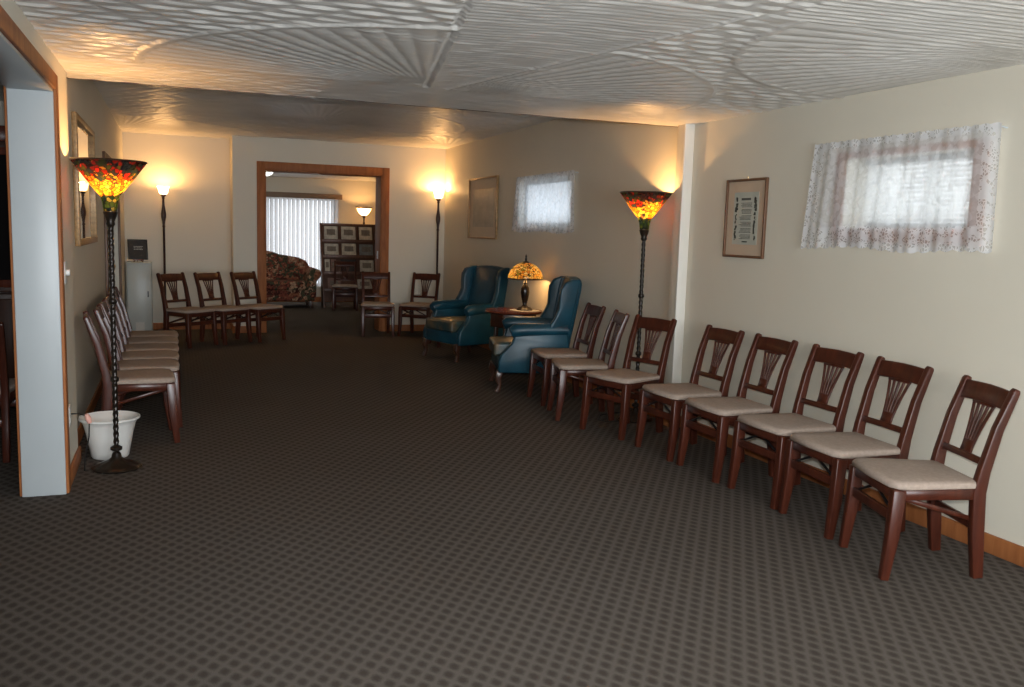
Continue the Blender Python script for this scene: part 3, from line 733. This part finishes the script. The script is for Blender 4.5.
z = h-.165; k = 0
while z > .125:
    if k % 5 != 4:
        y = -.072+rnd.random()*.01; end = .072-rnd.random()*.03
        while y < end:
            wl = .008+rnd.random()*.016; ybox(bm, y, min(y+wl, end), z-.0042, z); y += wl+.004
    z -= .0088; k += 1
obj('lettering', bm, 'ink', t)
bm = B()
for k in range(70):
    s = 1 if k % 2 else -1; z = .12+rnd.random()*(h-.24); y = s*(.098+rnd.random()*.022); r = .004+.006*rnd.random()
    ybox(bm, y-r, y+r, z-r, z+r)
for k in range(10): y = -.03+.06*rnd.random(); ybox(bm, y-.006, y+.006, .108, .116)
obj('floral_border', bm, 'flower_ink', t)
bm = B(); tube(bm, [(-.004, 0, h), (-.004, 0, h+.016)], .003); obj('hanger', bm, 'brass', t)
framed('framed_picture', 'large faded framed print on the right wall between doorway and rear window', 'picture', XR, 1, 10.45, 11.58, 1.40, 2.185, .022, 'gold', 'print_grey', .03, .13, 'mat_cream')

# ------------------------------------------------------------------ switch, outlet, cord, wastebasket
bm = B(); t = thing('light_switch', 'white dimmer switch with round knob on the left wall', 'switch', (XL, 5.60, 1.135))
box(bm, 0, .007, -.06, .06, 0, .125); obj('plate', bm, 'plastic', t, bev=.003)
bm = B(); tube(bm, [(.006, 0, .0625), (.028, 0, .0625)], .018, 16); obj('dimmer_knob', bm, 'plastic', t, bev=.003)
t = thing('wall_outlet', 'white wall outlet low on the left wall behind the wastebasket', 'outlet', (XL, 5.58, .32))
bm = B(); box(bm, 0, .006, -.04, .04, 0, .12); obj('plate', bm, 'plastic', t, bev=.002)
bm = B(); box(bm, .006, .009, -.016, .016, .02, .05); box(bm, .006, .009, -.016, .016, .07, .10); obj('socket', bm, 'paper', t)
t = thing('power_cord', 'dark lamp cord with pink plug running from outlet to torchiere base', 'cord', (XL, 5.60, .355))
bm = B(); pts = [(.010, 0, .03), (.05, .02, .025), (.085, .03, .01), (.10, .04, -.03), (.095, .05, -.12), (.07, .06, -.25), (.06, .10, -.335), (.07, .16, -.35)]; tube(bm, pts, .004, 6); obj('cable', bm, 'black', t, smooth=True)
bm = B(); tube(bm, [(.085, .03, .018), (.095, .035, -.005), (.102, .04, -.035)], [.012, .017, .012], 12); obj('plug', bm, 'pink', t, smooth=True)
t = thing('wastebasket', 'white flared plastic wastebasket on the carpet behind the left torchiere', 'basket', (-.405, 6.105, 0))
bm = B(); lathe(bm, [(0, 0), (.105, 0), (.112, .01), (.140, .16), (.154, .215), (.170, .245), (.178, .250), (.178, .257), (.168, .254), (.146, .215), (.132, .16), (.104, .012), (0, .012)], 40, cap=False); obj('body', bm, 'plastic', t, smooth=True)
bm = B(); lathe(bm, [(.176, .244), (.182, .248), (.182, .258), (.176, .261), (.172, .256)], 40, cap=False); obj('rim', bm, 'plastic', t, smooth=True)
bm = B(); tube(bm, [(RLX-.155, RLY-.02, .005), (RLX-.25, RLY-.05, .005), (RLX-.32, RLY+.05, .005), (RLX-.2, RLY+.24, .005), (RLX+.1, RLY+.3, .005), (XR-.03, RLY+.35, .005)], .004, 6)
tag(obj('power_cord', bm, 'black', smooth=True), 'thin dark lamp cord on the carpet behind the right chair row', 'cord')

# ------------------------------------------------------------------ cabinet in the far corner
t = thing('storage_cabinet', 'narrow pale metal cabinet in the far left corner behind the chairs', 'cabinet', (-.45, 13.12, 0))
bm = B(); box(bm, -.155, .155, -.14, .15, 0, .93); obj('body', bm, 'metal_white', t, bev=.006)
bm = B(); box(bm, -.145, .145, -.155, -.14, .03, .90); d = obj('door', bm, 'metal_white', t, bev=.004)
bm = B(); box(bm, .10, .115, -.172, -.155, .48, .56); obj('handle', bm, 'steel', d, bev=.002)
bm = B(); box(bm, -.16, .16, -.162, .15, .93, .945); obj('top', bm, 'metal_white', t, bev=.003)
bm = B(); box(bm, -.055, .055, -.157, -.1555, .02, .14); obj('paper_note', bm, 'paper', t)
t = thing('framed_photo', 'dark framed photo leaning on a small easel atop the pale cabinet', 'picture', (-.46, 13.06, .945), deg(8))
Mx = Matrix.Translation((0, 0, .035)) @ Matrix.Rotation(deg(-14), 4, 'X')
bm = B()
for q in ((-.125, .125, 0, .02), (-.125, .125, .255, .275), (-.125, -.105, .02, .255), (.105, .125, .02, .255)): box(bm, q[0], q[1], -.01, .01, q[2], q[3], Mx)
obj('frame', bm, 'black', t, bev=.002)
bm = B(); box(bm, -.105, .105, -.004, .004, .02, .255, Mx); obj('print', bm, 'print_dark', t)
bm = B(); rnd = random.Random(5)
for k in range(3):
    y = -.05
    while y < .05: wl = .008+rnd.random()*.014; box(bm, y, y+wl, -.0052, -.0045, .175-k*.02, .182-k*.02, Mx); y += wl+.005
obj('lettering', bm, 'paper', t)
bm = B(); sweep(bm, [(-.06, -.02, .004), (-.02, .01, .04), (-.02, .07, .2)], (.012, .012)); sweep(bm, [(.06, -.02, .004), (.02, .01, .04), (.02, .07, .2)], (.012, .012)); sweep(bm, [(-.07, -.012, .03), (.07, -.012, .03)], (.014, .014), Vector((0, 0, 1))); sweep(bm, [(0, .07, .2), (0, .10, .004)], (.01, .01)); obj('easel', bm, 'mahogany', t, bev=.002)

# ------------------------------------------------------------------ room beyond the doorway
YR = 18.0; WX0, WX1, WZ0, WZ1 = .4, 3.02, .30, 2.06
bm = B(); box(bm, -2, WX0, YR, YR+.2, 0, 2.9); box(bm, WX1, 5, YR, YR+.2, 0, 2.9); box(bm, WX0, WX1, YR, YR+.2, 0, WZ0); box(bm, WX0, WX1, YR, YR+.2, WZ1, 2.9); struct('wall_far', bm, 'wall')
bm = B(); box(bm, -2.2, -2, YF+JD, YR+.2, 0, 2.9); struct('wall_far_left', bm, 'wall')
bm = B(); box(bm, 4.3, 4.5, YF+JD, YR+.2, 0, 2.9); box(bm, XR, 4.5, YF+.2, YF+JD, 0, 2.9); struct('wall_far_right', bm, 'wall')
bm = B(); box(bm, -2.2, 4.5, YF2+.3, YR+.2, 2.42, 2.6); box(bm, .8, 4.5, YF+JD, YF2+.3, 2.42, 2.6); struct('ceiling_far', bm, 'ceiling')
bm = B(); box(bm, -2.2, XLR-.2, YF+.2, YF+.5, 0, 2.9); struct('wall_far_near', bm, 'wall')
bb('baseboard_far', [(-2, 4.3, YR-.016, YR, 0, H)])
bm = B(); box(bm, WX0, WX1, YR+.1, YR+.105, WZ0, WZ1); p = struct('window_4', bm, 'glass')
bm = B()
for a, b in ((WX0, WX0+.06), ((WX0+WX1)/2-.03, (WX0+WX1)/2+.03), (WX1-.06, WX1)): box(bm, a, b, YR+.07, YR+.14, WZ0, WZ1)
box(bm, WX0, WX1, YR+.07, YR+.14, WZ0, WZ0+.06); box(bm, WX0, WX1, YR+.07, YR+.14, WZ1-.06, WZ1); obj('window_frame', bm, 'white_paint', p)
t = thing('vertical_blind', 'white vertical blind glowing with daylight in the room beyond the doorway', 'blind', ((WX0+WX1)/2, YR-.06, 0)); hw = (WX1-WX0)/2+.04
bm = B(); box(bm, -hw-.03, hw+.06, -.06, .055, 2.03, 2.13); obj('valance', bm, 'valance', t, bev=.004)
bm = B(); n = int(2*hw/.083)
for i in range(n+1):
    x = -hw+i*.083; M_ = Matrix.Translation((x, 0, 0)) @ Matrix.Rotation(deg(24), 4, 'Z')
    for k in range(4):
        a0, a1 = -.044+k*.022, -.044+(k+1)*.022
        c = lambda a: .006*math.cos(a/.044*PI/2)
        q = [bm.verts.new(M_ @ Vector(v)) for v in ((a0, c(a0), .31), (a1, c(a1), .31), (a1, c(a1), 2.04), (a0, c(a0), 2.04))]; bm.faces.new(q)
obj('vanes', bm, 'blind', t, smooth=True)
# sofa
t = thing('floral_sofa', 'rust and cream floral camelback sofa in front of the vertical blind', 'sofa', (1.49, 16.95, 0))
bm = B(); box(bm, -.92, .92, -.40, .36, .13, .34); obj('base', bm, 'floral', t, bev=.03, seg=3)
bm = B(); out = [(-.86, .30), (.86, .30), (.92, .70), (.84, .84), (.70, .90), (.52, .93), (.36, .95), (.22, 1.0), (0, 1.03), (-.22, 1.0), (-.42, .95), (-.62, .92), (-.82, .84), (-.90, .70)]
for v in prism(bm, out, 'y', .16, .40): v.co.y += (v.co.z-.3)*.15
obj('backrest', bm, 'floral', t, bev=.06, seg=4)
for s in (-1, 1):
    bm = B(); box(bm, min(s*.01, s*.80), max(s*.01, s*.80), -.44, .20, .33, .49); obj('seat_cushion', bm, 'floral', t, bev=.045, seg=4)
    bm = B(); prism(bm, [(s*.78, .14), (s*.93, .14), (s*.94, .50), (s*1.0, .56), (s*1.03, .63), (s*1.0, .70), (s*.92, .73), (s*.84, .70), (s*.79, .62)], 'y', -.42, .38); obj('arm', bm, 'floral', t, bev=.035, seg=3)
    for y in (-.34, .30):
        bm = B(); sweep(bm, [(s*.84, y, .14), (s*.86, y-.01, 0)], [(.06, .06), (.04, .04)]); obj('leg', bm, 'dark_wood', t, bev=.006)
# magazine rack with covers
RX, RY = 3.11, 17.05
t = thing('magazine_rack', 'dark wood sloping magazine rack in the room beyond the doorway', 'rack', (RX, RY, 0))
RW = .50
def ry(z): return -.22+z*.25
for s in (-1, 1):
    bm = B(); prism(bm, [(ry(0)-.12, 0), (ry(0)+.16, 0), (ry(1.56)+.05, 1.56), (ry(1.56)-.02, 1.56)], 'x', s*RW, s*(RW+.03)); obj('side_panel', bm, 'rack_wood', t, bev=.004)
bm = B(); sweep(bm, [(0, ry(.1)+.055, .1), (0, ry(1.54)+.03, 1.54)], (2*RW, .015)); obj('back_panel', bm, 'rack_wood', t)
shelfz = [.30, .62, .93, 1.22]
for z in shelfz:
    bm = B(); box(bm, -RW, RW, ry(z)-.055, ry(z)+.04, z-.02, z); box(bm, -RW, RW, ry(z)-.068, ry(z)-.055, z-.02, z+.045); obj('shelf', bm, 'rack_wood', t, bev=.003)
bm = B(); box(bm, -RW, RW, ry(1.54)-.01, ry(1.54)+.03, 1.52, 1.56); obj('top_rail', bm, 'rack_wood', t, bev=.003)
bm = B(); sweep(bm, [(-.16, ry(1.22)+.01, 1.23), (-.16, ry(1.52)+.01, 1.52)], (.02, .03)); sweep(bm, [(.17, ry(1.22)+.01, 1.23), (.17, ry(1.52)+.01, 1.52)], (.02, .03)); obj('divider', bm, 'rack_wood', t)
covers = {
 'pale': (0.66, 0.60, 0.50, 1), 'cream': (0.74, 0.63, 0.48, 1), 'grey': (0.26, 0.26, 0.25, 1), 'dark': (0.04, 0.035, 0.035, 1), 'rose': (0.35, 0.2, 0.16, 1), 'photo': (0.24, 0.19, 0.15, 1)}
for k, c in covers.items(): MAT['cover_'+k] = picture('cover_'+k, [(0.35, tuple(x*.6 for x in c[:3])+(1,)), (0.6, c)], 12)
items = [(3, -.33, .25, .29, 'pale', 'leftmost on the top tier'), (3, -.0, .27, .29, 'pale', 'centre of the top tier'), (3, .33, .25, .29, 'cream', 'rightmost on the top tier'),
 (2, -.33, .26, .25, 'pale', 'left on the second tier'), (2, .0, .27, .26, 'cream', 'centre of the second tier'), (2, .33, .26, .25, 'grey', 'right on the second tier, greyer than its neighbour'),
 (1, -.42, .09, .27, 'pale', 'far left on the third tier'), (1, -.30, .09, .27, 'rose', 'second from left on the third tier'), (1, -.02, .30, .27, 'dark', 'dark centre one on the third tier'), (1, .33, .26, .26, 'pale', 'right on the third tier'),
 (0, -.30, .24, .24, 'rose', 'left on the bottom tier'), (0, .28, .28, .22, 'pale', 'right on the bottom tier')]
for s, x, wd, ht, c, where in items:
    z = shelfz[s]; M_ = Matrix.Rotation(deg(-14), 4, 'X')
    root = thing('booklet', 'booklet displayed in the magazine rack, '+where, 'booklet', (RX+x, RY+ry(z)-.022, z+.002), 0, 'booklets in the magazine rack')
    bm = B(); box(bm, -wd/2, wd/2, -.006, .006, 0, ht, M_); obj('cover', bm, 'cover_'+c, root)
    bm = B(); box(bm, -wd*.32, wd*.32, -.0075, -.006, ht*.42, ht*.80, M_); obj('cover_picture', bm, 'cover_photo' if c != 'dark' else 'cover_dark', root)
# wide-bowl torchiere
t = thing('torchiere_lamp', 'lit torchiere with wide amber bowl behind the magazine rack', 'floor lamp', (3.50, 17.62, 0))
bm = B(); lathe(bm, [(0, 0), (.14, 0), (.145, .012), (.05, .04), (.02, .08)], 28, cap=False); obj('base', bm, 'lamp_wood', t, smooth=True)
bm = B(); lathe(bm, [(.014, .06), (.014, 1.56), (.024, 1.58), (.014, 1.61), (.016, 1.68), (.045, 1.725), (.03, 1.735)], 18); obj('pole', bm, 'lamp_wood', t, smooth=True)
bm = B(); lathe(bm, [(.03, 1.73), (.06, 1.745), (.10, 1.79), (.135, 1.845), (.150, 1.88)], 32, cap=False); obj('glass_shade', bm, 'frosted', t, smooth=True)
bm = B(); lathe(bm, [(.148, 1.872), (.164, 1.878), (.164, 1.898), (.148, 1.898), (.148, 1.872)], 32, mod=lambda a, z: 1+.02*math.cos(12*a), cap=False); obj('shade_rim', bm, 'lamp_wood', t, smooth=True)
point('bowl_torchiere_light', (3.50, 17.62, 1.84), 14, WARM, .04)
# ceiling light of the far room (only its edge shows)
t = thing('ceiling_light', 'white glass ceiling light at the top left of the far doorway', 'ceiling light', (1.40, 15.6, 2.42))
bm = B(); lathe(bm, [(0, 0), (.10, 0), (.10, -.02), (0, -.02)], 24, cap=False); obj('ceiling_plate', bm, 'white_paint', t, smooth=True)
bm = B(); lathe(bm, [(.16, -.02), (.17, -.05), (.14, -.09), (.08, -.115), (0, -.12)], 28, cap=False); obj('glass_bowl', bm, emit('lit_glass_bowl', (1, .93, .82, 1), 3.0), t, smooth=True)
bm = B(); tube(bm, [(0, 0, -.05), (0, 0, -.02)], .165, 28); obj('rim', bm, 'white_paint', t)
point('ceiling_bowl_light', (1.40, 15.6, 2.22), 12, (1, .85, .65), .08)
t = thing('light_switch', 'white light switch on the wood jamb of the far doorway', 'switch', (DX1-.018, YF+.16, 1.05))
bm = B(); box(bm, -.007, 0, -.035, .035, 0, .115); obj('plate', bm, 'plastic', t, bev=.002)
bm = B(); box(bm, -.016, -.007, -.006, .006, .045, .07); obj('toggle', bm, 'plastic', t)

# ------------------------------------------------------------------ dark room through the left opening
bm = B(); box(bm, -5, -.8, 8.6, 8.8, 0, 2.9); struct('wall_side_back', bm, 'wall')
bm = B(); box(bm, -5.1, -5, YB, 8.8, 0, 2.9); struct('wall_side_left', bm, 'wall')
bm = B(); box(bm, -5, -.78, YB-.2, YB, 0, 2.9); struct('wall_side_front', bm, 'wall')
bm = B(); box(bm, -5.1, -.785, YB-.2, 8.8, 2.45, 2.6); struct('ceiling_side', bm, 'ceiling')
t = thing('china_cabinet', 'tall dark wood cabinet in the unlit room through the left opening', 'cabinet', (-1.50, 8.2, 0))
bm = B(); box(bm, -.7, .62, -.25, .3, .06, .9); obj('lower_body', bm, 'dark_wood', t, bev=.008)
bm = B(); box(bm, -.68, .60, -.12, .3, .9, 2.1); obj('upper_body', bm, 'dark_wood', t, bev=.008)
bm = B(); prism(bm, [(-.2, 2.08), (-.16, 2.08), (-.12, 2.1), (.3, 2.1), (.3, 2.2), (-.2, 2.2)], 'x', -.74, .66); obj('cornice', bm, 'mahogany', t, bev=.006)
for i in range(2):
    x0 = -.66+i*.64
    bm = B(); box(bm, x0, x0+.6, -.268, -.25, .1, .86); d = obj('door', bm, 'dark_wood', t, bev=.006)
    bm = B(); bmesh.ops.create_uvsphere(bm, u_segments=10, v_segments=8, radius=.015, matrix=Matrix.Translation((x0+(.55 if i == 0 else .05), -.28, .6))); obj('knob', bm, 'brass', d, smooth=True)
    bm = B()
    for q in ((x0, x0+.05, .94, 2.04), (x0+.55, x0+.6, .94, 2.04), (x0+.05, x0+.55, .94, 1.0), (x0+.05, x0+.55, 1.98, 2.04)): box(bm, q[0], q[1], -.138, -.12, q[2], q[3])
    d = obj('glass_door', bm, 'mahogany', t, bev=.004)
    bm = B(); box(bm, x0+.05, x0+.55, -.131, -.127, 1.0, 1.98); obj('pane', bm, 'dark_curtain', d)
place_chair(-1.165, 6.53, 90, 'reddish wood chair in the dark side room, edge seen through the left opening', None)
